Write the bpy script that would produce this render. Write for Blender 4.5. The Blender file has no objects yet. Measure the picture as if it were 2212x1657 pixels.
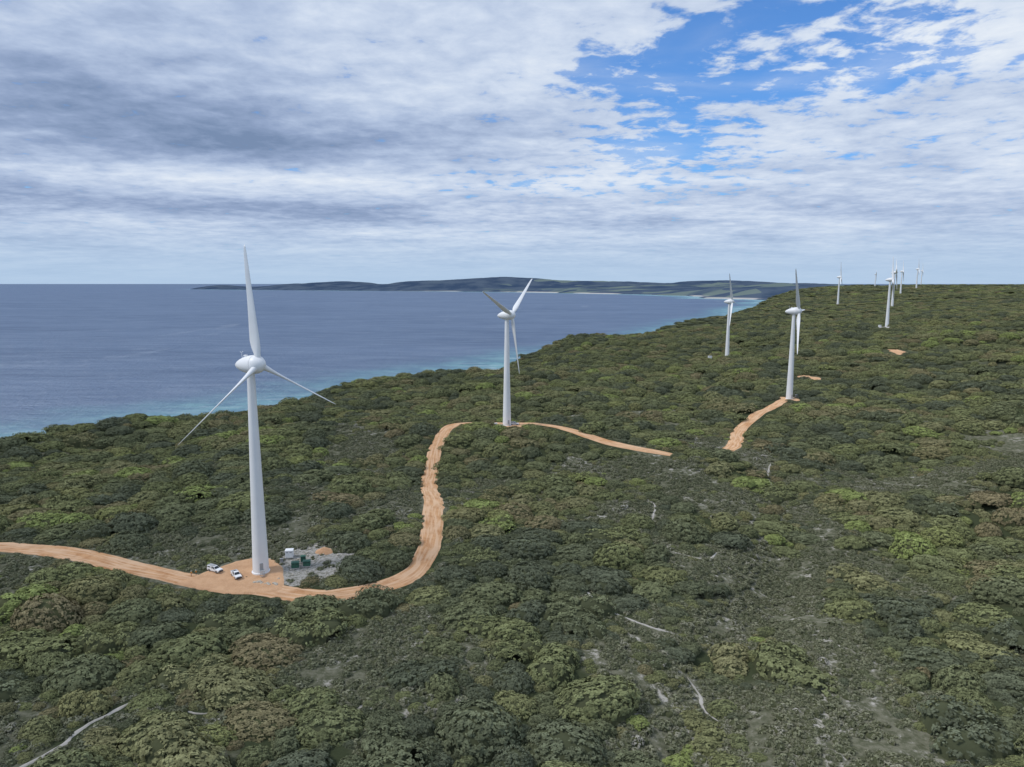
import bpy, bmesh, math, random
import numpy as np
from mathutils import Vector, Matrix
random.seed(7); rng=np.random.default_rng(11)
scene=bpy.context.scene
scene.view_settings.view_transform='Standard'; scene.view_settings.look='None'; scene.view_settings.exposure=0
R=math.radians
# ---------------------------------------------------------------- helpers
def link(o): scene.collection.objects.link(o); return o
def mesh_obj(name,verts,faces,mat=None,smooth=False,lnk=True):
    me=bpy.data.meshes.new(name)
    v=np.asarray(verts,dtype=np.float32)
    me.from_pydata([tuple(p) for p in v.tolist()],[],[tuple(f) for f in faces])
    if mat: me.materials.append(mat)
    if smooth: me.polygons.foreach_set('use_smooth',[True]*len(me.polygons))
    me.update()
    o=bpy.data.objects.new(name,me)
    if lnk: link(o)
    return o
def grid_obj(name,X,Y,Z,mat,smooth=True):
    nr,na=X.shape
    co=np.stack([X,Y,Z],-1).reshape(-1,3).astype(np.float32)
    i=np.arange(nr-1)[:,None]*na+np.arange(na-1)[None,:]
    i=i.ravel()
    q=np.stack([i,i+1,i+na+1,i+na],1).astype(np.int32)
    me=bpy.data.meshes.new(name)
    me.vertices.add(len(co)); me.vertices.foreach_set('co',co.ravel())
    me.loops.add(q.size); me.loops.foreach_set('vertex_index',q.ravel())
    me.polygons.add(len(q)); me.polygons.foreach_set('loop_start',np.arange(len(q),dtype=np.int32)*4)
    me.polygons.foreach_set('use_smooth',np.ones(len(q),dtype=bool) if smooth else np.zeros(len(q),dtype=bool))
    me.update(calc_edges=True); me.validate()
    me.materials.append(mat)
    o=bpy.data.objects.new(name,me); link(o)
    if me.polygons[0].normal.z<0: me.flip_normals()
    return o
def add_attr(o,name,arr):
    a=o.data.attributes.new(name,'FLOAT','POINT'); a.data.foreach_set('value',np.asarray(arr,dtype=np.float32).ravel())
# noise ------------------------------------------------
_tab=np.random.default_rng(5).random((8,256,256))
def vnoise(x,y,s=0):
    xi=np.floor(x).astype(np.int64); yi=np.floor(y).astype(np.int64)
    fx=x-xi; fy=y-yi; fx=fx*fx*(3-2*fx); fy=fy*fy*(3-2*fy)
    t=_tab[s%8]; g=lambda a,b:t[a&255,b&255]
    return (g(xi,yi)*(1-fx)+g(xi+1,yi)*fx)*(1-fy)+(g(xi,yi+1)*(1-fx)+g(xi+1,yi+1)*fx)*fy
def fbm(x,y,o=4,s=0):
    r=0;a=.5;n=0
    for k in range(o):
        r=r+a*vnoise(x*2**k+17.3*k,y*2**k+9.1*k,s+k); n+=a; a*=.5
    return r/n
def sstep(a,b,x):
    t=np.clip((x-a)/(b-a),0,1); return t*t*(3-2*t)
def polydist(P,x,y):
    best=np.full(np.shape(x),1e18)
    for (ax,ay),(bx,by) in zip(P[:-1],P[1:]):
        dx,dy=bx-ax,by-ay; t=np.clip(((x-ax)*dx+(y-ay)*dy)/(dx*dx+dy*dy),0,1)
        best=np.minimum(best,(x-ax-t*dx)**2+(y-ay-t*dy)**2)
    return np.sqrt(best)
def inside(P,x,y):
    c=np.zeros(np.shape(x),dtype=bool); n=len(P); j=n-1
    for i in range(n):
        xi,yi=P[i]; xj,yj=P[j]
        if yi!=yj:
            c^=((yi>y)!=(yj>y))&(x<(xj-xi)*(y-yi)/(yj-yi)+xi)
        j=i
    return c
# ---------------------------------------------------------------- terrain (metres, sea level = 0, camera 165 m up over origin)
SHORE=[(-1500,-900),(-1100,-300),(-900,0),(-700,250),(-520,430),(-414,544),(-355,600),(-295,655),(-262,760),(-110,870),(-55,1010),(-10,1155),
 (150,1345),(270,1560),(400,1770),(610,2150),(820,2650),(1080,3200),(1340,3700),(1560,4400),(1850,5000),(2140,5500),(2200,6000),(2600,6500),(2620,7200),(2280,7700),
 (2160,8100),(2500,8600),(2330,9300),(2050,10800),(1155,12400),(300,13600),(-525,14500),(-1500,15300),(-2700,16300),(-4600,17500),(-6640,18800),(-8000,20000),(-9700,21600),(-9900,22600),(-8000,24500),(-2000,27000)]
LANDPOLY=SHORE+[(40000,40000),(40000,-900)]
CP=[(-79,211,77),(-175,232,76.5),(-28,241,77),(-39,325,77),(-41,380,78),(-34,422,79),(-3,412,81),(1,438,80.5),(28,408,81),(55,370,79.5),(88,361,76),(122,386,75),
(142,433,76),(164,468,77.5),(206,521,80.4),(253,832,80),(527,1000,105),(757,1660,116),(733,1377,124),(1114,2053,136),(1319,2338,143),(1785,3130,152),(1807,3570,150),
(0,100,76),(-100,110,76),(100,110,74),(200,200,73),(110,260,70),(0,0,75),(-200,0,72),(200,0,76),(-60,300,75),(-120,350,73),(-300,350,74),(-250,450,72),(-100,600,73),(-50,700,75),(20,800,77),
(100,900,79),(200,1150,84),(350,1350,88),(600,1700,104),(850,2200,116),(1500,3300,142),(300,330,80),(400,300,84),(330,620,88),(500,600,98),(900,1000,118),(1300,1500,133),(2200,2500,150),(3500,2500,153),(3500,4500,150),(2500,4500,148),
(420,820,95),(100,560,76),(1000,1500,128),(600,200,90),(1500,500,120),(-17,441,80.5)]
_c=np.array(CP,dtype=float); C0=70.
_A=np.sqrt((_c[:,None,0]-_c[None,:,0])**2+(_c[:,None,1]-_c[None,:,1])**2+C0*C0)
_n=len(_c); _M=np.zeros((_n+1,_n+1)); _M[:_n,:_n]=_A+np.eye(_n)*2.0; _M[:_n,_n]=1; _M[_n,:_n]=1
_w=np.linalg.solve(_M,np.append(_c[:,2],0))
def rbf(x,y):
    r=np.full(np.shape(x),_w[_n],dtype=float)
    for k in range(_n): r=r+_w[k]*np.sqrt((x-_c[k,0])**2+(y-_c[k,1])**2+C0*C0)
    return r
HILLS=[(-1950,18200,165,1500,1200),(250,17500,180,1700,1300),(-4170,19800,95,1400,1200),(-5400,20300,75,1200,1000),(-7300,21200,50,1500,900),(-9100,22300,55,800,700),
(1700,16200,120,1300,1100),(4100,14500,100,1500,1000),(3000,16000,70,1600,1200),(3900,10500,60,1500,900),(6500,13000,60,3000,2000),(-700,17000,70,1300,900),(3300,8200,55,900,700)]
GULLY=[(126,340),(116,285),(80,210),(45,150),(20,100)]
ROAD=[(-330,262),(-230,244),(-175,232),(-146.6,225),(-120,214),(-99,206),(-75,200),(-57,195.5),(-46,197.5),(-36,204),(-29.5,217),(-28,241),(-31,270),(-38.8,325),(-40.7,379),(-34,421),(-16.4,440),(2,436),(25.5,410),(55,376),(88,362),(106,366),(122,387),(142,433),(164,468),(183,490),(200,516)]
TURB=[(-78.2,211,-2),(-3,412,53),(206,521,-30),(253,832,-22),(527,1000,20),(757,1660,0),(733,1377,40),(1114,2053,25),(1319,2338,5),(1785,3130,15),(1807,3570,50)]
def shore_d(x,y):
    d=polydist(SHORE,x,y); s=np.where(inside(LANDPOLY,x,y),d,-d)
    r=np.hypot(x,y)
    return s+(fbm(x/90,y/90,4,2)-.5)*36+(fbm(x/260,y/260,2,3)-.5)*60*sstep(500,900,r)+(fbm(x/700,y/700,3,5)-.5)*np.clip((r-4000)/4000,0,1)*500
BUMPS=[(95,1085,12,110,80),(10,930,-8,60,60),(-190,670,8,55,50),(300,1330,-8,90,80),(420,1500,10,100,100),(-300,470,4,55,50),(330,760,7,60,50),(250,300,9,45,35),(180,330,-5,35,30),(330,420,9,60,40),(160,190,5,30,25),
(560,760,9,90,50),(700,620,8,90,60),(430,560,-6,70,40),(900,1250,8,120,70),(190,255,-6,50,30),(50,285,3,30,25),(240,190,7,50,35),(-180,320,5,50,35),(-120,440,5,50,40),(60,500,5,50,35)]
def height(x,y):
    x=np.asarray(x,dtype=float); y=np.asarray(y,dtype=float)
    r=np.hypot(x,y)
    d=shore_d(x,y)
    rdd=polydist(ROAD,x,y)
    att=sstep(25,120,rdd)
    for tx,ty,_ in TURB[3:7]: att=att*sstep(0,120,np.hypot(x-tx,y-ty))
    nb=rbf(x,y)+(fbm(x/120,y/120,3,1)-.5)*24*att*sstep(100,350,r)+(fbm(x/45,y/45,3,3)-.5)*(.6+6.*sstep(25,80,rdd)*att)+(fbm(x/330,y/330,3,6)-.5)*14*sstep(500,1500,r)
    bs=sstep(12,45,rdd)
    for bx,by,bh,br,bq in BUMPS: nb=nb+bs*bh*np.exp(-((x-bx)/br)**2-((y-by)/bq)**2)
    nb=nb-4.5*np.exp(-(polydist(GULLY,x,y)/11)**2)
    nb=nb+4.2*np.exp(-((x-99)/17)**2-((y-347)/8)**2)-2.*np.exp(-((x-99)/17)**2-((y-364)/9)**2)
    nb=np.clip(nb,50,156)
    fb=70+(fbm(x/1500,y/1500,5,4)-.5)*150
    for hx,hy,hh,rx,ry in HILLS: fb=fb+hh*np.exp(-((x-hx)/rx)**2-((y-hy)/ry)**2)
    w=sstep(4200,6800,r)
    b=nb*(1-w)+fb*w
    Lc=72+w*246
    up=b*(1-np.exp(-np.clip(d,0,None)/Lc))+(fbm(x/25,y/25,4,7)-.5)*np.clip(1-np.abs(d-30)/60,0,1)*9
    return np.where(d>0,up,-8*(1-np.exp(np.clip(d,None,0)/40))-.3)
def H1(x,y): return float(height(np.array([x]),np.array([y]))[0])
def heathmask(x,y):
    a=fbm(x/38,y/55,4,4); b=fbm(x/14,y/14,3,6)
    return sstep(.505,.60,a*.72+b*.28+.035*np.exp(-((x+30)**2+(y-130)**2)/60**2)-.05*sstep(380,600,np.hypot(x,y)))
YARD=np.array([(-75,224),(-62,230),(-53,223),(-56,207),(-66,203),(-70,206)],float)
def yardmask(x,y): return np.clip(1-polydist([tuple(a) for a in np.vstack([YARD,YARD[:1]])],x,y)/2.5*(~inside([tuple(a) for a in YARD],x,y)),0,1)
# ---------------------------------------------------------------- material helpers
class NT:
    def __init__(s,nt): s.nt=nt
    def n(s,t,ins=None,**kw):
        nd=s.nt.nodes.new(t)
        for k,v in kw.items(): setattr(nd,k,v)
        if ins:
            for k,v in ins.items():
                if isinstance(v,bpy.types.NodeSocket): s.nt.links.new(v,nd.inputs[k])
                else: nd.inputs[k].default_value=v
        return nd
    def m(s,op,a,b=0.0,c=0.0,clamp=False):
        return s.n('ShaderNodeMath',{0:a,1:b,2:c},operation=op,use_clamp=clamp).outputs[0]
    def ss(s,x,a,b,lo=0.,hi=1.):
        return s.n('ShaderNodeMapRange',{0:x,1:a,2:b,3:lo,4:hi},interpolation_type='SMOOTHSTEP').outputs[0]
    def mix(s,f,a,b,bt='MIX'):
        nd=s.nt.nodes.new('ShaderNodeMix'); nd.data_type='RGBA'; nd.blend_type=bt
        for k,v in ((0,f),(6,a),(7,b)):
            if isinstance(v,bpy.types.NodeSocket): s.nt.links.new(v,nd.inputs[k])
            elif k==0: nd.inputs[0].default_value=v
            else: nd.inputs[k].default_value=(v[0],v[1],v[2],1)
        return nd.outputs[2]
    def noise(s,vec,scale,detail=4,rough=.5,dist=0.):
        nd=s.n('ShaderNodeTexNoise',{'Scale':scale,'Detail':detail,'Roughness':rough,'Distortion':dist})
        if vec is not None: s.nt.links.new(vec,nd.inputs['Vector'])
        return nd.outputs['Fac']
def new_mat(name):
    m=bpy.data.materials.new(name); m.use_nodes=True; m.node_tree.nodes.clear()
    t=NT(m.node_tree); out=t.n('ShaderNodeOutputMaterial')
    return m,t,out
def simple(name,col,rough=.6,var=.0,scale=3.,metal=0.,spec=.3,bump=0.):
    m,t,out=new_mat(name)
    pos=t.n('ShaderNodeNewGeometry').outputs['Position']
    c=(*col,1)
    p=t.n('ShaderNodeBsdfPrincipled',{'Base Color':c,'Roughness':rough,'Metallic':metal,'Specular IOR Level':spec})
    if var>0:
        f=t.noise(pos,scale,5,.6)
        c2=t.mix(t.ss(f,.3,.7),tuple(v*(1-var) for v in col),tuple(min(1,v*(1+var)) for v in col))
        t.nt.links.new(c2,p.inputs['Base Color'])
    t.nt.links.new(p.outputs[0],out.inputs[0]); return m
def L(t,a,b): t.nt.links.new(a,b)

# ground
m_ground,t,out=new_mat('ground_soil')
g=t.n('ShaderNodeNewGeometry'); pos=g.outputs['Position']; nz=t.n('ShaderNodeSeparateXYZ',{0:g.outputs['Normal']}).outputs[2]
pz=t.n('ShaderNodeSeparateXYZ',{0:pos}).outputs[2]
hth=t.n('ShaderNodeAttribute',attribute_name='heath').outputs['Fac']; yd=t.n('ShaderNodeAttribute',attribute_name='yard').outputs['Fac']
fine=t.noise(pos,.5,6,.7); mid=t.noise(pos,.14,6,.7)
far=t.n('ShaderNodeVectorMath',{0:pos},operation='LENGTH').outputs['Value']
soil=t.mix(t.ss(fine,.35,.65),(.085,.092,.056),(.18,.178,.13))
soil=t.mix(t.ss(hth,0.,.6),(.055,.066,.036),soil)
sand=t.m('MULTIPLY',t.ss(mid,.50,.63),t.m('MULTIPLY',t.ss(fine,.45,.60),t.ss(hth,.15,.7)))
sand=t.m('MULTIPLY',sand,t.ss(far,650,300))
soil=t.mix(sand,soil,(.44,.42,.38))
ydc=t.mix(t.ss(t.noise(pos,1.1,6,.75),.36,.62),(.19,.185,.15),(.46,.44,.41))
soil=t.mix(t.ss(t.m('ADD',yd,t.m('MULTIPLY',t.m('SUBTRACT',mid,.5),1.2)),.35,.6),soil,ydc)
fcol=t.mix(t.ss(t.noise(pos,.03,8,.7),.35,.65),(.075,.084,.050),(.155,.16,.093))
fcol=t.mix(t.ss(t.noise(pos,.11,5,.7),.4,.62),fcol,(.072,.082,.052))
soil=t.mix(t.ss(far,500,900),soil,fcol)
rock=t.mix(t.ss(t.noise(pos,.06,8,.7),.35,.65),(.10,.075,.06),(.30,.24,.19))
slope=t.ss(t.m('ADD',nz,t.m('MULTIPLY',t.m('SUBTRACT',t.noise(pos,.05,5,.6),.5),.25)),.80,.70)
soil=t.mix(slope,soil,rock)
soil=t.mix(t.ss(pz,7,3),soil,(.40,.36,.30))
d=t.n('ShaderNodeBsdfDiffuse',{'Color':soil,'Roughness':1.})
b=t.n('ShaderNodeBump',{'Strength':.8,'Distance':.5,'Height':fine}); L(t,b.outputs[0],d.inputs['Normal'])
L(t,d.outputs[0],out.inputs[0])
# distant hills: aerial haze is painted in as blue-grey base colours
m_far,t,out=new_mat('distant_hills')
g=t.n('ShaderNodeNewGeometry'); pos=g.outputs['Position']; nz=t.n('ShaderNodeSeparateXYZ',{0:g.outputs['Normal']}).outputs[2]
pz=t.n('ShaderNodeSeparateXYZ',{0:pos}).outputs[2]
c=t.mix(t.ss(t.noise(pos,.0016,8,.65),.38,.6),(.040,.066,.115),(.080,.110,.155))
vor=t.n('ShaderNodeTexVoronoi',{'Vector':pos,'Scale':.0022}).outputs['Color']
vs=t.n('ShaderNodeSeparateColor',{0:vor})
px=t.n('ShaderNodeSeparateXYZ',{0:pos}).outputs[0]
fm=t.m('MULTIPLY',t.ss(vs.outputs[0],.55,.60),t.m('MULTIPLY',t.ss(t.noise(pos,.0005,3,.5),.42,.52),t.ss(px,-2500,1500)))
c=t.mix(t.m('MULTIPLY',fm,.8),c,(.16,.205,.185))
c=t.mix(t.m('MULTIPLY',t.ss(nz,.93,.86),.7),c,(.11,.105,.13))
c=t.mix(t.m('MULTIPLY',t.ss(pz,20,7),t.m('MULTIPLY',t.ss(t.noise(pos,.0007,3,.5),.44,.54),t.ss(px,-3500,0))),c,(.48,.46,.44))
d=t.n('ShaderNodeBsdfDiffuse',{'Color':c}); L(t,d.outputs[0],out.inputs[0])
# sea
m_sea,t,out=new_mat('sea_water')
pos=t.n('ShaderNodeNewGeometry').outputs['Position']
sh=t.n('ShaderNodeAttribute',attribute_name='shore').outputs['Fac']
mp=t.n('ShaderNodeMapping',{'Vector':pos,'Scale':(.0011,.0032,1.),'Rotation':(0,0,R(-12))}).outputs[0]
big=t.noise(mp,1.,6,.6)
mp2=t.n('ShaderNodeMapping',{'Vector':pos,'Scale':(.006,.028,1.),'Rotation':(0,0,R(14))}).outputs[0]
sw=t.noise(mp2,1.,6,.7)
deep=t.mix(t.ss(big,.3,.7),(.068,.112,.200),(.112,.165,.266))
deep=t.mix(t.m('MULTIPLY',t.ss(sw,.40,.68),.65),deep,(.18,.238,.338))
turq=t.mix(t.ss(t.noise(pos,.02,4,.6),.4,.62),(.095,.24,.31),(.18,.39,.42))
shn=t.m('ADD',sh,t.m('MULTIPLY',t.m('SUBTRACT',t.noise(pos,.008,5,.6),.5),260.))
c=t.mix(t.ss(shn,440,110),deep,turq)
mp3=t.n('ShaderNodeMapping',{'Vector':pos,'Scale':(.012,.05,1.),'Rotation':(0,0,R(-52))}).outputs[0]
fo=t.m('MULTIPLY',t.ss(t.noise(mp3,1.,6,.65),.50,.60),t.ss(shn,300,60))
fo2=t.ss(t.m('ADD',sh,t.m('MULTIPLY',t.noise(pos,.05,5,.6),40.)),34,18)
foam=t.m('MAXIMUM',t.m('MULTIPLY',fo,.8),fo2)
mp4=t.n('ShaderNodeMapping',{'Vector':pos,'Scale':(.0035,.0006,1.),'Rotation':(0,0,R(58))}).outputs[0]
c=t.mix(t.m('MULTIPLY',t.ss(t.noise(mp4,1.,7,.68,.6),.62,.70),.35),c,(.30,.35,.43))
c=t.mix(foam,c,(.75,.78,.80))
df=t.n('ShaderNodeBsdfDiffuse',{'Color':c})
gl=t.n('ShaderNodeBsdfGlossy',{'Color':(.8,.85,.9,1),'Roughness':.30})
b=t.n('ShaderNodeBump',{'Strength':1.,'Distance':6.,'Height':t.m('ADD',t.noise(mp2,2.2,6,.7),t.noise(pos,.06,5,.7))})
L(t,b.outputs[0],df.inputs['Normal']); L(t,b.outputs[0],gl.inputs['Normal'])
mx=t.n('ShaderNodeMixShader',{0:.15,1:df.outputs[0],2:gl.outputs[0]}); L(t,mx.outputs[0],out.inputs[0])
# dirt road
def dirt(name,a,bc,w):
    m,t,out=new_mat(name)
    pos=t.n('ShaderNodeNewGeometry').outputs['Position']
    uv=t.n('ShaderNodeUVMap').outputs[0]
    c=t.mix(t.ss(t.noise(pos,.25,6,.65),.35,.65),a,bc)
    c=t.mix(t.m('MULTIPLY',t.ss(t.noise(pos,2.2,5,.7),.5,.72),.5),c,w)
    st=t.n('ShaderNodeMapping',{'Vector':uv,'Scale':(9.,.06,1.)}).outputs[0]
    c=t.mix(t.m('MULTIPLY',t.ss(t.noise(st,1.,5,.6),.40,.60),.7),c,w)
    d=t.n('ShaderNodeBsdfDiffuse',{'Color':c,'Roughness':1.})
    b=t.n('ShaderNodeBump',{'Strength':.6,'Distance':.25,'Height':t.noise(pos,1.2,5,.7)}); L(t,b.outputs[0],d.inputs['Normal'])
    L(t,d.outputs[0],out.inputs[0]); return m
m_road=dirt('orange_gravel',(.48,.25,.12),(.62,.365,.195),(.73,.53,.36))
m_sand=dirt('pale_sand',(.32,.30,.26),(.43,.41,.37),(.54,.52,.49))
m_white=simple('white_coating',(.78,.79,.80),.42,.03,.15,spec=.4)
m_grey=simple('grey_metal',(.35,.36,.37),.5)
m_dark=simple('dark_trim',(.03,.03,.035),.5)
# ---------------------------------------------------------------- terrain objects
def polar(r,a): 
    Rr,Aa=np.meshgrid(r,a,indexing='ij'); return Rr*np.sin(Aa),Rr*np.cos(Aa)
X,Y=polar(np.concatenate([[1.,10,20,30],np.geomspace(40,5400,430)]),np.radians(np.linspace(-82,82,420)))
ground=grid_obj('ground',X,Y,height(X,Y),m_ground)
add_attr(ground,'heath',heathmask(X,Y)); add_attr(ground,'yard',yardmask(X,Y))
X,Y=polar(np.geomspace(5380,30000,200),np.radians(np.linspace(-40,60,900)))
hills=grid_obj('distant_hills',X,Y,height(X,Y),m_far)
X,Y=polar(np.concatenate([np.geomspace(120,9000,260),np.geomspace(9500,450000,60)]),np.radians(np.linspace(-85,85,360)))
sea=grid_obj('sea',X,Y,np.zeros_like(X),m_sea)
add_attr(sea,'shore',np.clip(-shore_d(X,Y),-100,4000))
# ---------------------------------------------------------------- roads
def catmull(P,step=2.0):
    P=[np.array(p,float) for p in P]; P=[2*P[0]-P[1]]+P+[2*P[-1]-P[-2]]; out=[]
    for i in range(1,len(P)-2):
        n=max(2,int(np.linalg.norm(P[i+1]-P[i])/step))
        for k in range(n):
            s=k/n; a,b,c,d=P[i-1],P[i],P[i+1],P[i+2]
            out.append(.5*((2*b)+(-a+c)*s+(2*a-5*b+4*c-d)*s*s+(-a+3*b-3*c+d)*s**3))
    out.append(P[-2]); return np.array(out)
def ribbon(name,P,w,mat,lift=.12,seed=0,step=2.,cross=6,wv=.25,taper=False,ws=11.):
    C=catmull(P,step); T=np.gradient(C,axis=0); T/=np.linalg.norm(T,axis=1)[:,None]; Nn=np.stack([-T[:,1],T[:,0]],1)
    n=len(C); k=np.arange(n)*step
    wl=w/2*(1+wv*(fbm(k/ws,k*0+seed,4,1)-.5)*2); wr=w/2*(1+wv*(fbm(k/ws,k*0+seed+50,4,2)-.5)*2)
    if taper:
        tp=np.clip(np.minimum(np.arange(n),n-1-np.arange(n))/3.,.05,1); wl*=tp; wr*=tp
    s=np.linspace(0,1,cross+1)
    off=(-wl[:,None]*(1-s)+wr[:,None]*s)
    X=C[:,0:1]+Nn[:,0:1]*off; Y=C[:,1:2]+Nn[:,1:2]*off
    Z=height(X,Y)+lift; Z[:,0]-=lift+.15; Z[:,-1]-=lift+.15
    o=grid_obj(name,X,Y,Z,mat)
    uvl=o.data.uv_layers.new(name='UVMap')
    vi=np.empty(len(o.data.loops),dtype=np.int32); o.data.loops.foreach_get('vertex_index',vi)
    U=np.tile(s,n); V=np.repeat(k,cross+1)
    uvl.data.foreach_set('uv',np.stack([U[vi],V[vi]],1).ravel().astype(np.float32))
    return C
def patch(name,poly,mat,lift=.16,seed=0,jj=.10):
    c=np.mean(poly,axis=0); P=np.vstack([poly,poly[:1]]); pts=catmull(P[:-1].tolist()+[P[0].tolist()],1.5)
    n=len(pts); rings=np.linspace(0.02,1,14)
    k=np.arange(n); jit=1+jj*(fbm(k/3.,k*0+seed,3,3)-.5)
    jit[-1]=jit[0]
    X=c[0]+(pts[None,:,0]-c[0])*rings[:,None]*jit[None]; Y=c[1]+(pts[None,:,1]-c[1])*rings[:,None]*jit[None]
    Z=height(X,Y)+lift; Z[-1]-=lift+.2
    o=grid_obj(name,X,Y,Z,mat); o.data.uv_layers.new(name='UVMap'); return np.array(poly)
ribbon('dirt_road',ROAD,9.2,m_road,.2,wv=.35,ws=16.)
PADS=[np.array(p,float) for p in [
 [(-102,203),(-88,219),(-76,219),(-70,208),(-68,198),(-84,197)],
 [(-12,436),(-10,405),(3,402),(16,412),(14,432)],
 [(196,512),(200,530),(212,528),(210,512)]]]
for i,p in enumerate(PADS): patch('turbine_pad',p,m_road,.28,i)
SPOTS=[]
def wpt(x,y,rx,ry,mat,nm):
    a=np.linspace(0,2*math.pi,11)[:-1]; q=1+.35*np.sin(a*2+x)+.2*np.sin(a*3+y); p=np.stack([x+rx*q*np.cos(a),y+ry*q*np.sin(a)],1); patch(nm,p,mat,.3,int(x)%17,.7); SPOTS.append((x,y,max(rx,ry)))
wpt(187,566,5.5,11,m_road,'dirt_clearing'); wpt(274,650,8,11,m_road,'dirt_clearing'); wpt(400,720,10,22,m_road,'dirt_clearing'); wpt(518,986,9,12,m_sand,'dirt_clearing')
PATHS=[([(-82,144),(-84.5,139),(-87.5,134),(-88,128),(-90.5,122),(-93,116),(-96,109)],1.6),
 ([(23.5,213),(22.,206),(23.5,200),(26,193),(31,187),(37,182),(43.5,178.5)],1.2),
 ([(57.5,293),(59.5,286),(58,279),(55.5,271)],1.3),([(58,238),(63,234.5),(69,236.5),(73,242)],1.1),([(133,356),(127,343),(126,334),(122,326)],1.5),([(42,159),(43.5,153),(43,148),(45,143)],1.0),([(-71,140),(-66,138.5),(-62,139)],.7),
 ([(600,800),(640,860),(660,900)],3.),([(-3,315),(1,309),(0,301)],.8)]
for i,(p,w_) in enumerate(PATHS): ribbon('sand_path',p,w_,m_sand,.14,i,1.,3,.9,True,2.)
# ---------------------------------------------------------------- vegetation
def leaf_mat(name,cols):
    m,t,out=new_mat(name)
    tone=t.n('ShaderNodeAttribute',attribute_name='tone',attribute_type='INSTANCER').outputs['Fac']
    loc=t.n('ShaderNodeAttribute',attribute_name='tint').outputs['Fac']
    cr=t.n('ShaderNodeValToRGB',{0:tone}); e=cr.color_ramp.elements
    e[0].position=cols[0][0]; e[0].color=(*cols[0][1],1); e[1].position=cols[-1][0]; e[1].color=(*cols[-1][1],1)
    for p,c in cols[1:-1]:
        q=e.new(p); q.color=(*c,1)
    br=t.m('MULTIPLY_ADD',loc,.9,.55)
    v=t.n('ShaderNodeVectorMath',{0:cr.outputs[0],3:br},operation='SCALE').outputs[0]
    d=t.n('ShaderNodeBsdfDiffuse',{'Color':v,'Roughness':.9}); L(t,d.outputs[0],out.inputs[0]); return m
m_leaf=leaf_mat('scrub_leaves',[(0.,(.140,.158,.105)),(.22,(.185,.203,.112)),(.5,(.228,.248,.115)),(.7,(.262,.260,.135)),(.86,(.262,.225,.130)),(1.,(.29,.34,.125))])
m_heath=leaf_mat('heath_leaves',[(0.,(.158,.170,.108)),(.5,(.22,.226,.148)),(.8,(.29,.285,.22)),(1.,(.47,.45,.41))])
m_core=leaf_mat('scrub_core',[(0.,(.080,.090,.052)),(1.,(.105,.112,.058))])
def clump_mesh(name,seed,nclump,crad,nleaf,lsize,hgt,lobes,mat,form=.9):
    g=np.random.default_rng(seed)
    lb=[(0,0,1.0)] if lobes==1 else [(*(g.normal(0,.36,2)),g.uniform(.6,.8)) for _ in range(lobes)]
    def surf(px,py):
        z=np.full(px.shape,-1.0)
        for (cx,cy,r) in lb:
            q=1-((px-cx)**2+(py-cy)**2)/(r*r); z=np.maximum(z,np.where(q>0,np.sqrt(np.clip(q,0,1))*r**.6,-1))
        return z
    cen=[]; tries=0
    while len(cen)<nclump and tries<15000:
        tries+=1
        l=lb[g.integers(len(lb))]; th=g.uniform(0,6.283)
        u=math.sin(math.acos(1-g.random()*.98))
        x=l[0]+l[2]*u*math.cos(th); y=l[1]+l[2]*u*math.sin(th); z=float(surf(np.array([x]),np.array([y]))[0])
        if z<0: continue
        if all((x-c[0])**2+(y-c[1])**2+(z-c[2])**2>(crad*.82)**2 for c in cen): cen.append((x,y,z,l))
    V=[];F=[];Tn=[];i0=0
    for (x,y,z,l) in cen:
        n=np.array([x-l[0],y-l[1],z*1.1]); n/=np.linalg.norm(n)+1e-6
        rr=crad*g.uniform(.75,1.35); tint=g.uniform(.15,.85)
        c=np.array([x,y,z])*(1+g.normal(0,.025)); c[2]+=g.uniform(-.04,.06)
        k=int(nleaf*(rr/crad)**2)
        dd=g.normal(0,1,(k,3))+n*1.3; dd/=np.linalg.norm(dd,axis=1)[:,None]
        p=c+dd*rr*g.uniform(.75,1.05,(k,1)); p[:,2]*=hgt
        nn=dd*.75+n*form+g.normal(0,.2,(k,3)); nn/=np.linalg.norm(nn,axis=1)[:,None]
        a=np.cross(nn,g.normal(0,1,(k,3))); a/=np.linalg.norm(a,axis=1)[:,None]; b=np.cross(nn,a)
        s=(lsize*g.uniform(.6,1.3,(k,1)))
        q=np.stack([p-a*s*1.25,p-b*s*.75,p+a*s*1.25,p+b*s*.75],1)
        V.append(q.reshape(-1,3)); F+= [(i0+4*j,i0+4*j+1,i0+4*j+2,i0+4*j+3) for j in range(k)]; i0+=4*k
        Tn.append(np.repeat(np.clip(tint+g.normal(0,.15,k),0,1),4))
    V=np.vstack(V); nleafv=len(V)
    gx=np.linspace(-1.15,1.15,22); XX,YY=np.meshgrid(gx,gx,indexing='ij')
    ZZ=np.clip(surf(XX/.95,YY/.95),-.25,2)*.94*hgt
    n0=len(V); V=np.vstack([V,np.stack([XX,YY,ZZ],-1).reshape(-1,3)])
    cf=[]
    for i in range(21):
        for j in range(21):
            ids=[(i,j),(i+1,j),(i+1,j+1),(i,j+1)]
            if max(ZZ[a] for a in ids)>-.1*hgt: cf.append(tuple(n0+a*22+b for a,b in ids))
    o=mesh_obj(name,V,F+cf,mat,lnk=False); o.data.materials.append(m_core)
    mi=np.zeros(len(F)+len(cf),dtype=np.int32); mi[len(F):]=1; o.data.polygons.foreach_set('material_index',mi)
    tt=np.full(len(V),.5); tt[:nleafv]=np.concatenate(Tn); add_attr(o,'tint',tt); return o
col_s=bpy.data.collections.new('scrub_variants'); col_h=bpy.data.collections.new('heath_variants')
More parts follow.
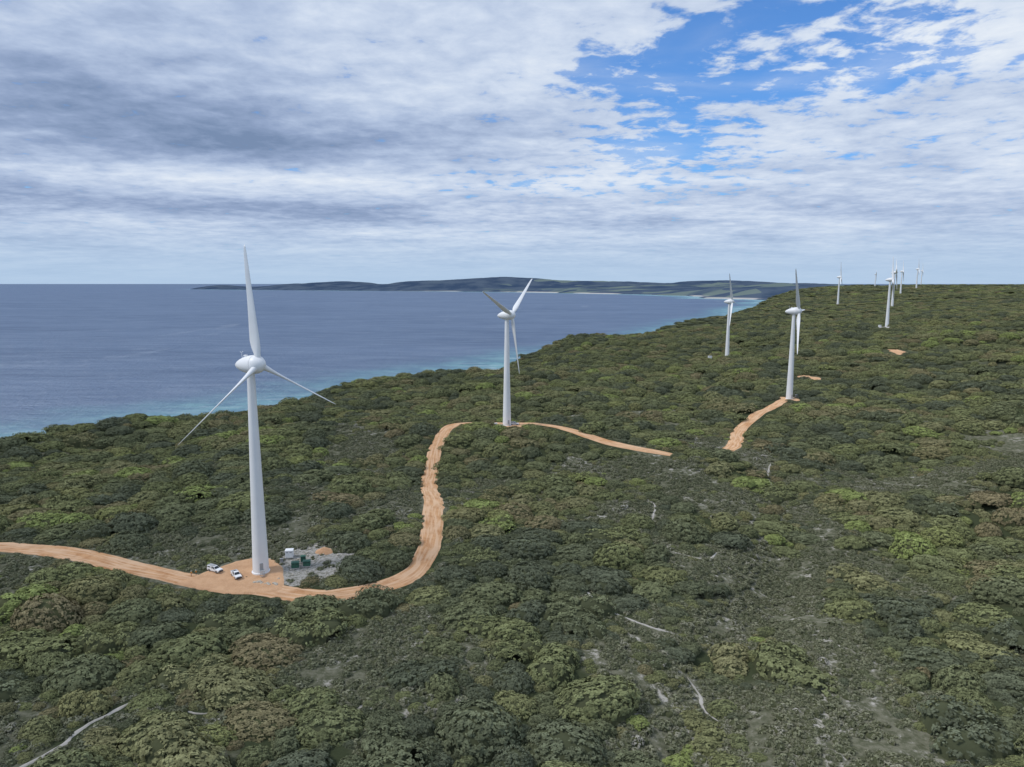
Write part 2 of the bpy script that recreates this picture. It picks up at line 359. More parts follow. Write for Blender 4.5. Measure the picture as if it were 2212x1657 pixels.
specs=[(1,230,.10,16,.036,.80,1),(2,230,.10,16,.036,.74,3),(3,200,.105,17,.037,.88,1),(4,240,.098,15,.034,.76,4),(5,190,.11,18,.038,.88,2),(6,240,.098,15,.034,.66,5),(7,150,.125,22,.040,.80,2),(8,120,.13,14,.040,.78,4)]
for s in specs: col_s.objects.link(clump_mesh('scrub_dome_%d'%s[0],*s,m_leaf))
for s in [(21,20,.28,16,.11,.75,1),(22,22,.24,16,.10,.6,3),(23,16,.3,13,.115,.9,2),(24,14,.30,11,.12,.7,3)]: col_h.objects.link(clump_mesh('heath_tuft_%d'%s[0],*s,m_heath,.5))
def in_pads(x,y,grow):
    m=np.zeros(x.shape,bool)
    for p in PADS:
        m|=inside([tuple(a) for a in p],x,y)|(polydist([tuple(a) for a in np.vstack([p,p[:1]])],x,y)<grow)
    for sx,sy,sr in SPOTS: m|=np.hypot(x-sx,(y-sy))<sr*1.0+grow
    return m
def in_yard(x,y,grow): return inside([tuple(a) for a in YARD],x,y)|(polydist([tuple(a) for a in np.vstack([YARD,YARD[:1]])],x,y)<grow)
def scatter(r0,r1,s,ang=48):
    n=int(2*r1/s)+2
    gx,gy=np.meshgrid((np.arange(n)-n/2)*s,np.arange(int(r1/s)+2)*s,indexing='ij')
    gx=gx+(np.arange(gx.shape[1])%2)[None,:]*s*.5
    x=(gx+rng.uniform(-.42,.42,gx.shape)*s).ravel(); y=(gy+rng.uniform(-.42,.42,gx.shape)*s).ravel()
    r=np.hypot(x,y); a=np.degrees(np.arctan2(x,y)); k=(r>=r0)&(r<r1)&(np.abs(a)<ang); return x[k],y[k]
def gn_instances(name,x,y,z,rot,scl,idx,tone,coll):
    me=bpy.data.meshes.new(name); n=len(x); me.vertices.add(n)
    me.vertices.foreach_set('co',np.stack([x,y,z],1).astype(np.float32).ravel())
    for nm,ty,arr,key in (('rot','FLOAT_VECTOR',rot,'vector'),('scl','FLOAT_VECTOR',scl,'vector')):
        a=me.attributes.new(nm,ty,'POINT'); a.data.foreach_set(key,arr.astype(np.float32).ravel())
    a=me.attributes.new('idx','INT','POINT'); a.data.foreach_set('value',idx.astype(np.int32))
    a=me.attributes.new('tone','FLOAT','POINT'); a.data.foreach_set('value',tone.astype(np.float32))
    o=bpy.data.objects.new(name,me); link(o)
    ng=bpy.data.node_groups.new(name+'_nodes','GeometryNodeTree')
    ng.interface.new_socket('Geometry',in_out='INPUT',socket_type='NodeSocketGeometry'); ng.interface.new_socket('Geometry',in_out='OUTPUT',socket_type='NodeSocketGeometry')
    N=ng.nodes; gi=N.new('NodeGroupInput'); go=N.new('NodeGroupOutput')
    ci=N.new('GeometryNodeCollectionInfo'); ci.inputs['Collection'].default_value=coll; ci.inputs['Separate Children'].default_value=True; ci.inputs['Reset Children'].default_value=True
    ip=N.new('GeometryNodeInstanceOnPoints'); ip.inputs['Pick Instance'].default_value=True
    def at(nm,ty):
        a=N.new('GeometryNodeInputNamedAttribute'); a.data_type=ty; a.inputs['Name'].default_value=nm; return a.outputs['Attribute']
    lk=ng.links.new
    lk(gi.outputs[0],ip.inputs['Points']); lk(ci.outputs[0],ip.inputs['Instance']); lk(at('idx','INT'),ip.inputs['Instance Index'])
    lk(at('rot','FLOAT_VECTOR'),ip.inputs['Rotation']); lk(at('scl','FLOAT_VECTOR'),ip.inputs['Scale']); lk(ip.outputs[0],go.inputs[0])
    md=o.modifiers.new('instances','NODES'); md.node_group=ng; return o
ROADC=[tuple(p) for p in catmull(ROAD,6.)]
def road_clear(x,y,rad,cap=40.):
    # tall scrub is cut back on the slope leading up to the track
    k=polydist(ROADC,x,y)>4.0+rad*.85
    r=np.hypot(x,y)
    hid=((x>82)&(x<118)&(y<372))|((x>-70)&(x<-34)&(y<215))|((x>172)&(y>478)&(x<182))
    ok=np.ones(x.shape,bool)
    for f_ in (.17,.33,.5,.67,.83,1.):
        f=1+f_*np.minimum(cap,1+rad*r/np.where(r>320,92,135))/r
        ok&=polydist(ROADC,x*f,y*f)>2.5+rad*.55
    return k&(hid|ok)
def path_dist(x,y):
    pd=np.full(x.shape,1e9)
    for P,w_ in PATHS: pd=np.minimum(pd,polydist(P,x,y)-w_*.5)
    return pd
def darts(r0,r1,classes,ftry):
    X=[];Y=[];Q=[];cells={};cs=2*classes[0][0]*.95
    for (rc,prob,hcut) in classes:
        area=.5*(r1*r1-r0*r0)*2*R(48); nt=int(area/(rc*rc)*ftry)
        rr=np.sqrt(rng.uniform(r0*r0,r1*r1,nt)); aa=rng.uniform(-R(48),R(48),nt); xx=rr*np.sin(aa); yy=rr*np.cos(aa); q=rc*rng.uniform(.85,1.15,nt)
        k=(shore_d(xx,yy)>26)&(rng.random(nt)<prob); xx,yy,q=xx[k],yy[k],q[k]
        k=road_clear(xx,yy,q)&~in_pads(xx,yy,q*.8)&~in_yard(xx,yy,q*.7)
        if hcut is not None: k&=(heathmask(xx,yy)<hcut)
        f=1+4./np.hypot(xx,yy)
        k&=(path_dist(xx,yy)>q*.9)&(path_dist(xx*f,yy*f)>q*.8)
        for a,b,c in zip(xx[k].tolist(),yy[k].tolist(),q[k].tolist()):
            ix,iy=int(a//cs),int(b//cs); ok=True
            for i in (ix-1,ix,ix+1):
                for j in (iy-1,iy,iy+1):
                    for (u,v,w_) in cells.get((i,j),()):
                        m=.88*(c+w_)
                        if (a-u)**2/1.25+(b-v)**2*1.1<m*m: ok=False;break
                    if not ok:break
                if not ok:break
            if ok: cells.setdefault((ix,iy),[]).append((a,b,c)); X.append(a);Y.append(b);Q.append(c)
    return np.array(X),np.array(Y),np.array(Q)
xs=[];ys=[];rs=[]
for arg in ((60,480,[(6.8,.6,.15),(4.8,.7,.3),(3.4,.9,.5),(2.3,.9,.75),(1.5,.8,.97)],1.5),
            (480,1300,[(7.5,.6,.6),(5.2,.8,.8),(3.6,.9,None)],1.4)):
    x,y,q=darts(*arg); xs.append(x);ys.append(y);rs.append(q); print('darts',len(x))
for r0,r1,s,ra,rb in ((1300,2400,14,5,10),(2400,5200,26,9,16)):
    x,y=scatter(r0,r1,s); u=rng.random(len(x)); q=ra+(rb-ra)*u**1.7
    k=(shore_d(x,y)>26)&~in_pads(x,y,4.); xs.append(x[k]);ys.append(y[k]);rs.append(q[k])
x=np.concatenate(xs);y=np.concatenate(ys);rad=np.concatenate(rs)
d=shore_d(x,y); r=np.hypot(x,y); n=len(x); print('domes',n)
rad*=np.where(d<90,.75,1)
z=height(x,y)-.15
rot=np.stack([rng.normal(0,.06,n),rng.normal(0,.06,n),rng.normal(.0,.4,n)+math.pi*rng.integers(0,2,n)],1)
hv=np.where(rad>5,.85,1.)*rng.uniform(.75,1.2,n)*np.where(r>1300,.55,1)
sc=np.stack([rad*rng.uniform(1.05,1.35,n),rad*rng.uniform(.88,1.05,n),rad*hv],1)
tone=np.clip(.39+(fbm(x/30,y/30,3,0)-.5)*1.6+rng.normal(0,.24,n),0,1)
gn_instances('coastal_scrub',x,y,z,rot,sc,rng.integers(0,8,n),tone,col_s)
x,y=scatter(60,450,1.9); hm=heathmask(x,y); d=shore_d(x,y)
rd=polydist(ROADC,x,y); pdd=path_dist(x,y)
front=~road_clear(x,y,np.full(x.shape,3.))
edge=(rd<10)|front|(pdd<6)
yd=in_yard(x,y,.5)
keep=(rd>5.0)&(d>18)&(((rng.random(len(x))<hm*1.1)&(fbm(x/5,y/5,3,2)>.37))|edge|(in_yard(x,y,4)))&~in_pads(x,y,.6)
keep&=~(yd&(rng.random(len(x))>.30*(fbm(x/5,y/5,2,3)>.42)))
keep&=pdd>.7
farfront=(np.hypot(x,y)>320)&(rd<14)&(y<np.interp(x,[-60,-16,2,25,55,88],[900,440,436,410,376,362]))&(x<90)
keep&=~(farfront&(rd<8))
for bx,by in ((-72.2,220.5),(-68.2,213.4),(-64.6,214.6),(-67.2,217)): keep&=np.hypot(x-bx,y-by)>3
x,y,front=x[keep],y[keep],front[keep]; n=len(x); print('heath',n)
rot=np.stack([np.zeros(n),np.zeros(n),rng.uniform(0,6.28,n)],1); q=rng.uniform(.55,1.5,n)
q=np.where(front,q*np.where(np.hypot(x,y)>320,.55,.8),q)
sc=np.stack([q*np.where(front,1.25,1),q*np.where(front,1.25,1),q*np.where(front,.7,1)*rng.uniform(.7,1.2,n)],1)
tone=np.clip(rng.beta(2,3,n)*.9+(fbm(x/20,y/20,3,5)-.5)*.6,0,1)
tone=np.where(front,tone*.6,tone)
gn_instances('low_heath',x,y,height(x,y)-.05,rot,sc,rng.integers(0,4,n),tone,col_h)
# ---------------------------------------------------------------- wind turbines
def revolve(name,prof,mat,seg=40,axis='z'):
    V=[];F=[]
    for (s,r) in prof:
        for k in range(seg):
            a=2*math.pi*k/seg
            V.append((r*math.cos(a),r*math.sin(a),s) if axis=='z' else (s,r*math.cos(a),r*math.sin(a)))
    for i in range(len(prof)-1):
        for k in range(seg):
            k2=(k+1)%seg; F.append((i*seg+k,i*seg+k2,(i+1)*seg+k2,(i+1)*seg+k))
    F.append(tuple(range(seg))[::-1]); F.append(tuple((len(prof)-1)*seg+k for k in range(seg)))
    o=mesh_obj(name,V,F,mat,True,lnk=False)
    bm=bmesh.new(); bm.from_mesh(o.data); bmesh.ops.recalc_face_normals(bm,faces=bm.faces)
    for e in bm.edges:
        if len(e.link_faces)==2 and e.calc_face_angle(0)>.6: e.smooth=False
    bm.to_mesh(o.data); bm.free()
    return o.data
def boxes(name,lst,mats):
    bm=bmesh.new()
    for (cx,cy,cz,sx,sy,sz,mi,bv) in lst:
        r=bmesh.ops.create_cube(bm,size=1,matrix=Matrix.Translation((cx,cy,cz))@Matrix.Diagonal((sx,sy,sz,1)))
        fs={f for v in r['verts'] for f in v.link_faces}
        for f in fs: f.material_index=mi
        if bv>0: bmesh.ops.bevel(bm,geom=list({e for f in fs for e in f.edges}),offset=bv,segments=2,affect='EDGES',material=mi)
    me=bpy.data.meshes.new(name); bm.to_mesh(me); bm.free()
    for m in mats: me.materials.append(m)
    return me
HUBZ=65.
tower_me=revolve('tower',[(-1.5,2.75),(.45,2.75),(.5,2.45),(6,2.32),(20,2.0),(38,1.62),(54,1.28),(63.2,1.12),(63.3,1.3),(63.9,1.3)],m_white,56)
door_me=boxes('door',[(0,-2.42,2.6,1.0,.25,2.2,0,.04),(0,-2.9,1.45,1.3,1.3,.12,1,0),(0,-3.9,1.1,1.3,.35,.1,1,0),(0,-4.25,.75,1.3,.35,.1,1,0),(0,-4.6,.4,1.3,.35,.1,1,0),(.62,-3.6,1.9,.06,2.,.06,1,0),(-.62,-3.6,1.9,.06,2.,.06,1,0),(.62,-2.9,1.5,.05,.05,.9,1,0),(.62,-4.5,1.1,.05,.05,1.5,1,0),(-.62,-4.5,1.1,.05,.05,1.5,1,0)],[m_grey,m_grey])
nac_me=revolve('nacelle',[(-6.2,.05),(-6.05,.42),(-5.6,.82),(-4.8,1.32),(-3.6,1.85),(-2.2,2.3),(-.8,2.6),(.6,2.78),(1.6,2.82),(2.15,2.78),(2.18,2.5)],m_white,48,'x')
hub_me=revolve('hub',[(2.24,2.4),(2.26,2.74),(3.,2.68),(3.8,2.4),(4.5,1.9),(5.05,1.3),(5.4,.65),(5.5,.1)],m_white,48,'x')
mast_me=boxes('weather_mast',[(-3.2,0,2.9,.08,.08,1.9,0,0),(-3.2,0,3.8,.06,.9,.06,0,0),(-3.2,.42,3.95,.16,.16,.2,0,0),(-3.2,-.42,3.95,.3,.08,.15,0,0),(-1.6,0,2.75,1.1,.8,.5,0,.08)],[m_white])
def blade_mesh(pitch):
    st=[(1.2,1.7,1.0),(2.6,1.75,.98),(3.6,2.1,.75),(5.2,2.8,.42),(7.2,3.05,.30),(10,2.75,.24),(14,2.3,.2),(19,1.85,.18),(24,1.5,.16),(29,1.15,.15),(32.5,.85,.14),(34.3,.55,.14),(35,.2,.15)]
    V=[];F=[];K=18
    for (r,c,th) in st:
        tw=R(pitch)+R(16)*(1-min(1,r/24))**1.5
        for k in range(K):
            a=2*math.pi*k/K
            xc=math.cos(a); yt=math.sin(a)
            u=.5*c*xc; v=.5*c*th*yt*(1+ (.35*xc if th<.6 else 0))
            u-= (c-1.7)*.22 if r>3 else 0
            V.append((u*math.sin(tw)+v*math.cos(tw), u*math.cos(tw)-v*math.sin(tw), r))
    n=len(st)
    for i in range(n-1):
        for k in range(K): F.append((i*K+k,i*K+(k+1)%K,(i+1)*K+(k+1)%K,(i+1)*K+k))
    F.append(tuple((n-1)*K+k for k in range(K)))
    o=mesh_obj('blade',V,F,m_white,True,lnk=False)
    bm=bmesh.new(); bm.from_mesh(o.data); bmesh.ops.recalc_face_normals(bm,faces=bm.faces); bm.to_mesh(o.data); bm.free()
    return o.data
blade_me=blade_mesh(58)
def child(nm,me,par,loc=(0,0,0),rot=(0,0,0),ms=None):
    o=bpy.data.objects.new(nm,me); link(o); o.parent=par
    if ms is not None: o.matrix_local=ms
    else: o.location=loc; o.rotation_euler=rot
    return o
def turbine(x,y,phase,yaw=-28.2,dz=0):
    e=bpy.data.objects.new('wind_turbine',None); link(e); z=H1(x,y)+dz; e.location=(x,y,z)
    child('tower',tower_me,e); child('door',door_me,e,rot=(0,0,R(25)))
    head=Matrix.Translation((0,0,HUBZ))@Matrix.Rotation(R(yaw),4,'Z')@Matrix.Rotation(R(-4),4,'Y')
    for nm,me in (('nacelle',nac_me),('hub',hub_me),('weather_mast',mast_me)): child(nm,me,e,ms=head)
    for k in range(3):
        rotm=Matrix.Rotation(-R(phase+120*k),4,'X')
        child('blade_%d'%(k+1),blade_me,e,ms=head@Matrix.Translation((3.5,0,0))@rotm)
    return z
for a in TURB: turbine(*a)
# ---------------------------------------------------------------- utility vehicles
m_paint=simple('white_paint',(.78,.79,.80),.3,0,spec=.5)
m_glass=simple('window_glass',(.02,.025,.03),.12,spec=.6)
m_tyre=simple('tyre_rubber',(.025,.025,.027),.8)
m_rim=simple('wheel_rim',(.4,.41,.42),.4,metal=.6)
m_red=simple('tail_lamp',(.45,.02,.02),.3); m_lamp=simple('head_lamp',(.7,.7,.68),.15)
def extrude_profile(bm,prof,mi):
    L_=[bm.verts.new((x,hw,z)) for x,z,hw in prof]; R_=[bm.verts.new((x,-hw,z)) for x,z,hw in prof]
    fs=[bm.faces.new(L_[::-1]),bm.faces.new(R_)]
    n=len(prof)
    for i in range(n):
        j=(i+1)%n; fs.append(bm.faces.new((L_[i],L_[j],R_[j],R_[i])))
    for f in fs: f.material_index=mi
def vehicle_parts(kind):
    parts={}
    bm=bmesh.new()
    def arch(cx,r=.44): return [(cx-r*math.cos(a),.42+r*math.sin(a)*.95) for a in np.linspace(0,math.pi,7)]
    low=[(-2.55,.45)]+arch(-1.6)+arch(1.55)+[(2.5,.45)]
    up=[(2.58,.75),(2.45,.98),(1.15,1.12),(-.75,1.15),(-.75,1.0),(-2.58,1.0)] if kind=='tray' else [(2.58,.75),(2.45,.98),(1.15,1.12),(-2.55,1.15)]
    extrude_profile(bm,[(x,z,.92) for x,z in low]+[(x,z,.90) for x,z in up],0)
    me=bpy.data.meshes.new('body'); bmesh.ops.recalc_face_normals(bm,faces=bm.faces); bm.to_mesh(me); bm.free(); me.materials.append(m_paint); parts['body']=me
    bm=bmesh.new(); rx=-.7 if kind=='tray' else -.72
    extrude_profile(bm,[(1.15,1.10,.86),(.35,1.72,.70),(.1,1.78,.68),(rx+.12,1.78,.68),(rx,1.15,.86)],0)
    def quad(a,mi=1): 
        f=bm.faces.new([bm.verts.new(p) for p in a]); f.material_index=mi
    me=bpy.data.meshes.new('cab'); bmesh.ops.recalc_face_normals(bm,faces=bm.faces)
    for s in (1,-1):
        quad([(.95,s*.862,1.17),(.34,s*.735,1.66),(-.02,s*.73,1.68),(-.02,s*.865,1.17)][::s])
        quad([(-.1,s*.865,1.17),(-.1,s*.73,1.68),(rx+.2,s*.73,1.68),(rx+.12,s*.865,1.17)][::s])
    quad([(1.10,.76,1.165),(1.10,-.76,1.165),(.42,-.62,1.692),(.42,.62,1.692)])
    bm.to_mesh(me); bm.free(); me.materials.append(m_paint); me.materials.append(m_glass); parts['cab']=me
    if kind=='tray':
        parts['tray']=boxes('tray',[(-1.7,0,1.10,1.95,1.86,.1,0,0),(-1.7,.93,1.27,1.95,.05,.28,0,0),(-1.7,-.93,1.27,1.95,.05,.28,0,0),(-2.68,0,1.27,.05,1.86,.28,0,0),(-.78,0,1.5,.06,1.7,.7,1,0),(-1.15,0,1.38,.5,1.5,.4,1,.03),(-2.,.3,1.3,.6,.6,.28,2,.03)],[m_paint,m_grey,m_dark])
    else:
        parts['canopy']=boxes('canopy',[(-1.66,0,1.47,1.82,1.7,.66,0,.06),(-1.66,.852,1.5,1.3,.02,.34,1,0),(-1.66,-.852,1.5,1.3,.02,.34,1,0),(-1.3,0,1.87,2.6,1.3,.05,2,0)],[m_paint,m_glass,m_grey])
    parts['bumper']=boxes('bumper',[(2.62,0,.55,.14,1.7,.28,0,.03),(-2.66,0,.55,.12,1.7,.18,0,.03),(2.56,0,.84,.06,1.1,.16,0,0),(2.55,.68,.86,.08,.34,.17,1,.02),(2.55,-.68,.86,.08,.34,.17,1,.02),(-2.6,.8,.85,.05,.15,.25,2,0),(-2.6,-.8,.85,.05,.15,.25,2,0),(.75,1.0,1.2,.1,.2,.16,0,.02),(.75,-1.0,1.2,.1,.2,.16,0,.02)],[m_dark,m_lamp,m_red])
    bm=bmesh.new()
    for wx in (-1.6,1.55):
        for s in (1,-1):
            mt=Matrix.Translation((wx,s*.80,.38))@Matrix.Rotation(math.pi/2,4,'X')
            r=bmesh.ops.create_cone(bm,cap_ends=True,segments=20,radius1=.38,radius2=.38,depth=.26,matrix=mt)
            for f in {f for v in r['verts'] for f in v.link_faces}: f.material_index=0
            mt=Matrix.Translation((wx,s*.935,.38))@Matrix.Rotation(math.pi/2,4,'X')
            r=bmesh.ops.create_cone(bm,cap_ends=True,segments=16,radius1=.22,radius2=.22,depth=.03,matrix=mt)
            for f in {f for v in r['verts'] for f in v.link_faces}: f.material_index=1
    me=bpy.data.meshes.new('wheels'); bm.to_mesh(me); bm.free(); me.materials.append(m_tyre); me.materials.append(m_rim); parts['wheels']=me
    return parts
VP={'tray':vehicle_parts('tray'),'canopy':vehicle_parts('canopy')}
def vehicle(x,y,yaw,kind):
    e=bpy.data.objects.new('utility_truck',None); link(e); e.location=(x,y,H1(x,y)+.27); e.rotation_euler=(0,0,R(yaw))
    for k,me in VP[kind].items(): child(k,me,e)
vehicle(-92.4,210.8,-28,'canopy'); vehicle(-84.4,207.2,-52,'tray'); vehicle(1.6,413.2,-10,'canopy')
# ---------------------------------------------------------------- electrical gear
m_green=simple('green_enamel',(.04,.12,.085),.5,.15,2.); m_conc=simple('concrete',(.4,.39,.37),.9,.15,3.)
def kiosk(x,y,yaw,sx,sy,sz,mat,nm):
    e=bpy.data.objects.new(nm,None); link(e); e.location=(x,y,H1(x,y)+.18); e.rotation_euler=(0,0,R(yaw))
    child('plinth',boxes('plinth',[(0,0,.08,sx+.4,sy+.4,.24,0,.02)],[m_conc]),e)
    child('housing',boxes('housing',[(0,0,.2+sz/2,sx,sy,sz,0,.03)],[mat]),e)
    child('roof',boxes('roof',[(0,0,.24+sz,sx+.16,sy+.16,.1,0,.02),(0,0,.33+sz,sx*.7,sy*.6,.08,0,.02)],[mat]),e)
    dl=[]
    for k in range(2):
        cx=(k-.5)*sx*.48
        dl.append((cx,-sy/2-.02,.2+sz*.5,sx*.44,.04,sz*.84,0,.01)); dl.append((cx+sx*.17,-sy/2-.055,.2+sz*.5,.05,.04,.2,1,0))
        for j in range(4): dl.append((cx,-sy/2-.05,.2+sz*.72+j*.08,sx*.3,.03,.035,1,0))
    child('doors',boxes('doors',dl,[mat,m_dark]),e)
kiosk(-72.2,220.5,8,2.4,2.2,2.2,m_white,'electrical_cabinet')
kiosk(-68.2,213.4,12,2.3,1.8,1.6,m_green,'transformer_kiosk'); kiosk(-64.9,214.6,12,2.2,1.7,1.5,m_green,'transformer_kiosk'); kiosk(-66.8,217.3,12,1.5,1.3,1.7,m_green,'transformer_kiosk')
kiosk(-73.4,216.3,8,.9,.6,1.3,m_grey,'electrical_cabinet')
kiosk(-9.5,409,8,1.8,1.2,1.6,m_white,'electrical_cabinet'); kiosk(-6.2,406,8,1.2,1.,1.2,m_white,'electrical_cabinet'); kiosk(213,524,0,2.6,2.,2.2,m_white,'electrical_cabinet'); kiosk(233,832,0,4.2,3,2.6,m_white,'electrical_cabinet'); kiosk(514,994,0,3,3,2.6,m_white,'electrical_cabinet')
g=np.linspace(-1,1,26); GX,GY=np.meshgrid(g*3.,g*2.2,indexing='ij'); rr=np.hypot(GX/3.,GY/2.2)
PZ=1.5*np.clip(1-rr,0,1)**.9+(fbm(GX*1.5+5,GY*1.5+5,3,1)-.5)*.4*np.clip(1.1-rr,0,1)-.15*(rr>1)
o=grid_obj('dirt_pile',GX-61.9,GY+224.5,PZ+height(GX-61.9,GY+224.5)+.1,m_road); o.data.uv_layers.new(name='UVMap')
m_rock=simple('limestone',(.42,.39,.33),.9,.25,2.)
bm=bmesh.new()
def rock(x,y,s):
    r=bmesh.ops.create_icosphere(bm,subdivisions=2,radius=s)
    z=H1(x,y)+s*.3+.15
    for v in r['verts']:
        k=1+random.uniform(-.18,.18); v.co=Vector((v.co.x*k*1.2+x,v.co.y*k+y,v.co.z*k*.7+z))
for i in range(13):
    rock(-77.5+i*.62+random.uniform(-.5,.5),204.2-i*.16+random.uniform(-.5,.5),random.uniform(.25,.6))
for i in range(60):
    rock(random.uniform(-73,-55),random.uniform(204,230),random.uniform(.12,.4))
me=bpy.data.meshes.new('rocks'); bm.to_mesh(me); bm.free(); me.materials.append(m_rock); link(bpy.data.objects.new('rocks',me))
# ---------------------------------------------------------------- people
m_vest=simple('hi_vis_fabric',(.75,.30,.03),.8); m_pants=simple('navy_fabric',(.02,.025,.05),.9); m_skin=simple('skin',(.45,.27,.18),.6); m_hat=simple('hard_hat',(.78,.78,.76),.4); m_boot=simple('boot_leather',(.06,.04,.03),.8)
def person(x,y,yaw,arm):
    P=[];E=[];Rd=[]
    def add(p,r,par=None):
        P.append(p);Rd.append(r); i=len(P)-1
        if par is not None: E.append((par,i))
        return i
    pel=add((0,0,.95),.15); wa=add((0,0,1.1),.135,pel); ch=add((0,-.01,1.32),.16,wa); ne=add((0,0,1.50),.06,ch); hd=add((0,.02,1.60),.085,ne); tp=add((0,.02,1.70),.08,hd)
    for s in (1,-1):
        hp=add((s*.1,0,.88),.095,pel); kn=add((s*.12,.03,.50),.062,hp); an=add((s*.13,-.01,.10),.045,kn); add((s*.15,.15,.05),.04,an)
        shd=add((s*.2,0,1.43),.065,ch)
        if arm and s==1: el=add((s*.3,.12,1.22),.045,shd); wr=add((s*.2,.36,1.24),.03,el); dr=Vector((-.05,.1,.0))
        else: el=add((s*.27,-.03,1.15),.045,shd); wr=add((s*.28,.06,.90),.03,el); dr=Vector((0,.02,-.1))
        pm=add(tuple(Vector(P[wr])+dr*.8),.03,wr)
        sd=Vector((0,1,0)) if abs(dr.z)>.05 else Vector((1,0,0))
        for f,(o_,l_) in enumerate(((-.033,.07),(-.011,.085),(.011,.09),(.033,.08))):
            b0=Vector(P[pm])+sd*o_; a1=add(tuple(b0+dr.normalized()*l_*.5),.009,pm); add(tuple(b0+dr.normalized()*l_*.9+Vector((-s*.015,0,0))),.008,a1)
        th=add(tuple(Vector(P[pm])+sd*.05),.01,pm); add(tuple(Vector(P[pm])+sd*.07+dr.normalized()*.03),.009,th)
    me=bpy.data.meshes.new('figure'); me.from_pydata(P,E,[]); o=bpy.data.objects.new('figure',me); link(o)
    md=o.modifiers.new('s','SKIN'); 
    for i,r in enumerate(Rd): me.skin_vertices[0].data[i].radius=(r,r*.85 if i<3 else r)
    me.skin_vertices[0].data[0].use_root=True
    o.modifiers.new('u','SUBSURF').levels=1
    dg=bpy.context.evaluated_depsgraph_get(); m2=bpy.data.meshes.new_from_object(o.evaluated_get(dg)); bpy.data.objects.remove(o)
    m2.materials.clear()
    for m in (m_vest,m_pants,m_skin,m_boot): m2.materials.append(m)
    for p in m2.polygons:
        c=p.center; p.use_smooth=True
        p.material_index=3 if c.z<.14 else (1 if (c.z<1.0 and abs(c.x)<.235) else (2 if (c.z>1.5 or (c.z<.93 and abs(c.x)>=.235) or c.y>.34) else 0))
    e=bpy.data.objects.new('person',None); link(e); e.location=(x,y,H1(x,y)+.22); e.rotation_euler=(0,0,R(yaw))
    child('figure',m2,e)
    hm=revolve('hard_hat',[(1.655,.135),(1.665,.135),(1.67,.112),(1.72,.105),(1.77,.07),(1.79,.01)],m_hat,16)
    child('hard_hat',hm,e,loc=(0,.02,0))
    child('face',boxes('face',[(0,.112,1.60,.02,.03,.035,0,.005),(.03,.1,1.625,.02,.01,.012,1,0),(-.03,.1,1.625,.02,.01,.012,1,0),(0,.1,1.565,.045,.008,.01,1,0)],[m_skin,m_dark]),e)
person(-98.4,207.6,-60,True); person(-97.2,208.3,120,False)
# ---------------------------------------------------------------- sky
w=bpy.data.worlds.new('World'); scene.world=w; w.use_nodes=True; w.node_tree.nodes.clear(); t=NT(w.node_tree)
out=t.n('ShaderNodeOutputWorld')
SUN_EL,SUN_AZ=52,-105   # azimuth measured from +Y towards +X
sky=t.n('ShaderNodeTexSky',sky_type='NISHITA'); sky.sun_disc=False; sky.sun_elevation=R(SUN_EL); sky.sun_rotation=R(SUN_AZ)
gen=t.n('ShaderNodeTexCoord').outputs['Generated']
sx=t.n('ShaderNodeSeparateXYZ',{0:gen}); dx,dy,dz=sx.outputs
az=t.m('ARCTAN2',dx,dy); hl=t.m('SQRT',t.m('ADD',t.m('MULTIPLY',dx,dx),t.m('MULTIPLY',dy,dy)))
zz=t.m('MAXIMUM',dz,0.0); el=t.m('DIVIDE',zz,t.m('MAXIMUM',hl,.05))
k=t.m('ADD',zz,.085)
P=t.n('ShaderNodeCombineXYZ',{0:t.m('DIVIDE',dx,k),1:t.m('DIVIDE',dy,k),2:0.}).outputs[0]
def ell(a0,e0,ra,re):
    q=t.m('ADD',t.m('POWER',t.m('DIVIDE',t.m('SUBTRACT',az,a0),ra),2.),t.m('POWER',t.m('DIVIDE',t.m('SUBTRACT',el,e0),re),2.))
    return t.m('POWER',2.718,t.m('MULTIPLY',q,-1.))
def addm(*a):
    r=a[0]
    for b in a[1:]: r=t.m('ADD',r,b)
    return r
nA=t.noise(P,1.3,6,.58,.3); nB=t.noise(P,6.0,5,.62,.2); nC=t.noise(t.n('ShaderNodeMapping',{'Vector':P,'Location':(5,3,2),'Scale':(.6,.9,1)}).outputs[0],1.4,7,.56,.4)
B=t.m('MINIMUM',addm(ell(.20,.185,.10,.035),ell(.18,.275,.11,.03),ell(.33,.315,.17,.05),ell(.46,.335,.14,.05),t.m('MULTIPLY',ell(.36,.25,.22,.045),.9),t.m('MULTIPLY',ell(.50,.16,.22,.02),.5),t.m('MULTIPLY',ell(.12,.13,.25,.02),.5)),1.0)
cov=addm(t.m('MULTIPLY',nA,.30),t.m('MULTIPLY',nB,.70))
th=t.m('MULTIPLY_ADD',B,.205,.30)
dens=t.ss(t.m('SUBTRACT',cov,th),-.02,.11)
veil=t.m('MULTIPLY',t.ss(nC,.42,.75),.5)
dens=t.m('MAXIMUM',dens,veil)
D=t.m('MINIMUM',addm(ell(-.50,.205,.30,.05),t.m('MULTIPLY',ell(-.30,.17,.30,.025),.5),t.m('MULTIPLY',ell(-.62,.10,.25,.018),.8),t.m('MULTIPLY',ell(-.25,.095,.22,.015),.6),t.m('MULTIPLY',ell(-.45,.34,.5,.06),.25)),1.)
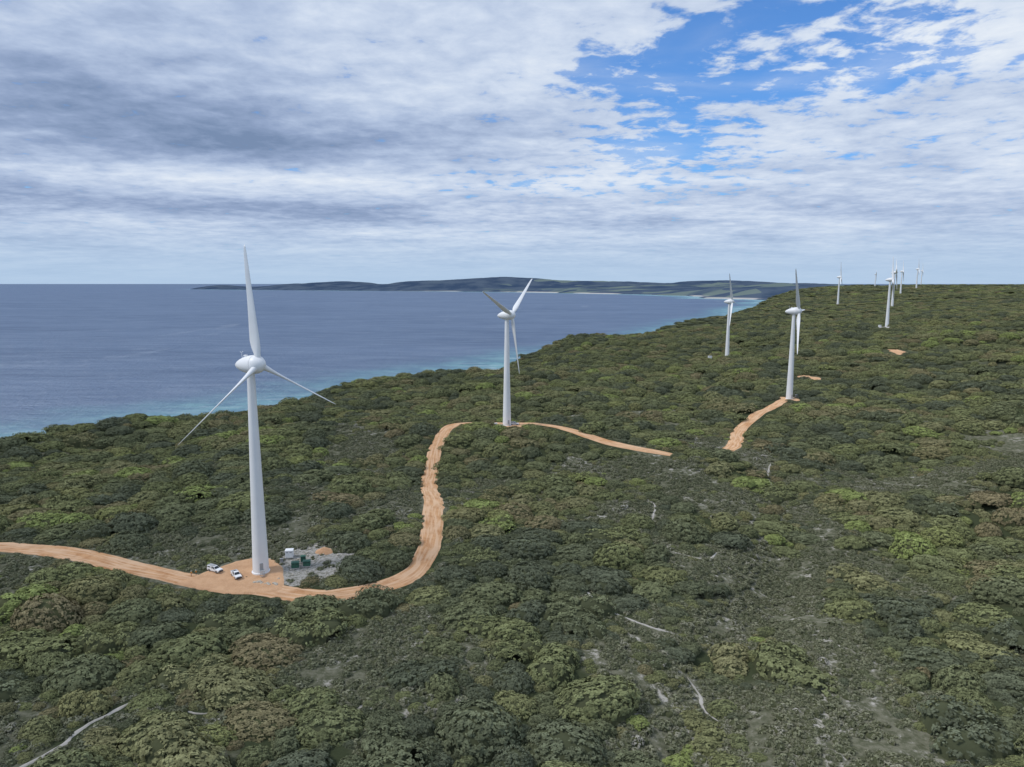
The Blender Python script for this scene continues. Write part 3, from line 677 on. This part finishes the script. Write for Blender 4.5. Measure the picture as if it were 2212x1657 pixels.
Lm=addm(t.m('MULTIPLY',ell(.55,.30,.25,.10),.6),t.m('MULTIPLY',ell(-.35,.135,.35,.018),.5),t.m('MULTIPLY',ell(.12,.34,.12,.06),.35),t.m('MULTIPLY',ell(.45,.17,.25,.03),.3))
sh=addm(t.m('MULTIPLY',nC,.75),t.m('MULTIPLY',nA,.40),t.m('MULTIPLY',nB,.55),-.275)
sh=t.m('SUBTRACT',t.m('ADD',sh,t.m('MULTIPLY',Lm,.28)),t.m('MULTIPLY',D,.34))
cr=t.n('ShaderNodeValToRGB',{0:sh}); e=cr.color_ramp.elements
S=10.
def cc(r,g,b): return (r,g,b,1)
e[0].position=.12; e[0].color=cc(.19,.27,.43); e[1].position=.88; e[1].color=cc(.80,.86,.94)
for p,c in ((.32,(.30,.39,.58)),(.5,(.45,.55,.74)),(.68,(.62,.71,.86))): q=e.new(p); q.color=cc(*c)
cl=t.n('ShaderNodeVectorMath',{0:cr.outputs[0],3:S},operation='SCALE').outputs[0]
blue=t.mix(1.,sky.outputs[0],(.62,1.1,1.7),'MULTIPLY')
col=t.mix(dens,blue,cl)
hz=t.m('MULTIPLY',t.ss(el,.10,.0),.9)
col=t.mix(hz,col,(4.4,5.9,7.8))
bg=t.n('ShaderNodeBackground',{'Color':col,'Strength':.1}); L(t,bg.outputs[0],out.inputs[0])
sun=bpy.data.lights.new('sun','SUN'); sun.energy=2.1; sun.angle=R(10); sun.color=(1,.96,.9)
so=bpy.data.objects.new('sun',sun); link(so)
dv=Vector((math.sin(R(SUN_AZ))*math.cos(R(SUN_EL)),math.cos(R(SUN_AZ))*math.cos(R(SUN_EL)),math.sin(R(SUN_EL))))
so.rotation_euler=dv.to_track_quat('Z','Y').to_euler()
# ---------------------------------------------------------------- camera
cam=bpy.data.cameras.new('camera'); cam.sensor_width=36; cam.lens=24.97; cam.clip_start=1; cam.clip_end=600000
co=bpy.data.objects.new('camera',cam); link(co); co.location=(0,0,165); co.rotation_euler=(R(82),0,0); scene.camera=co
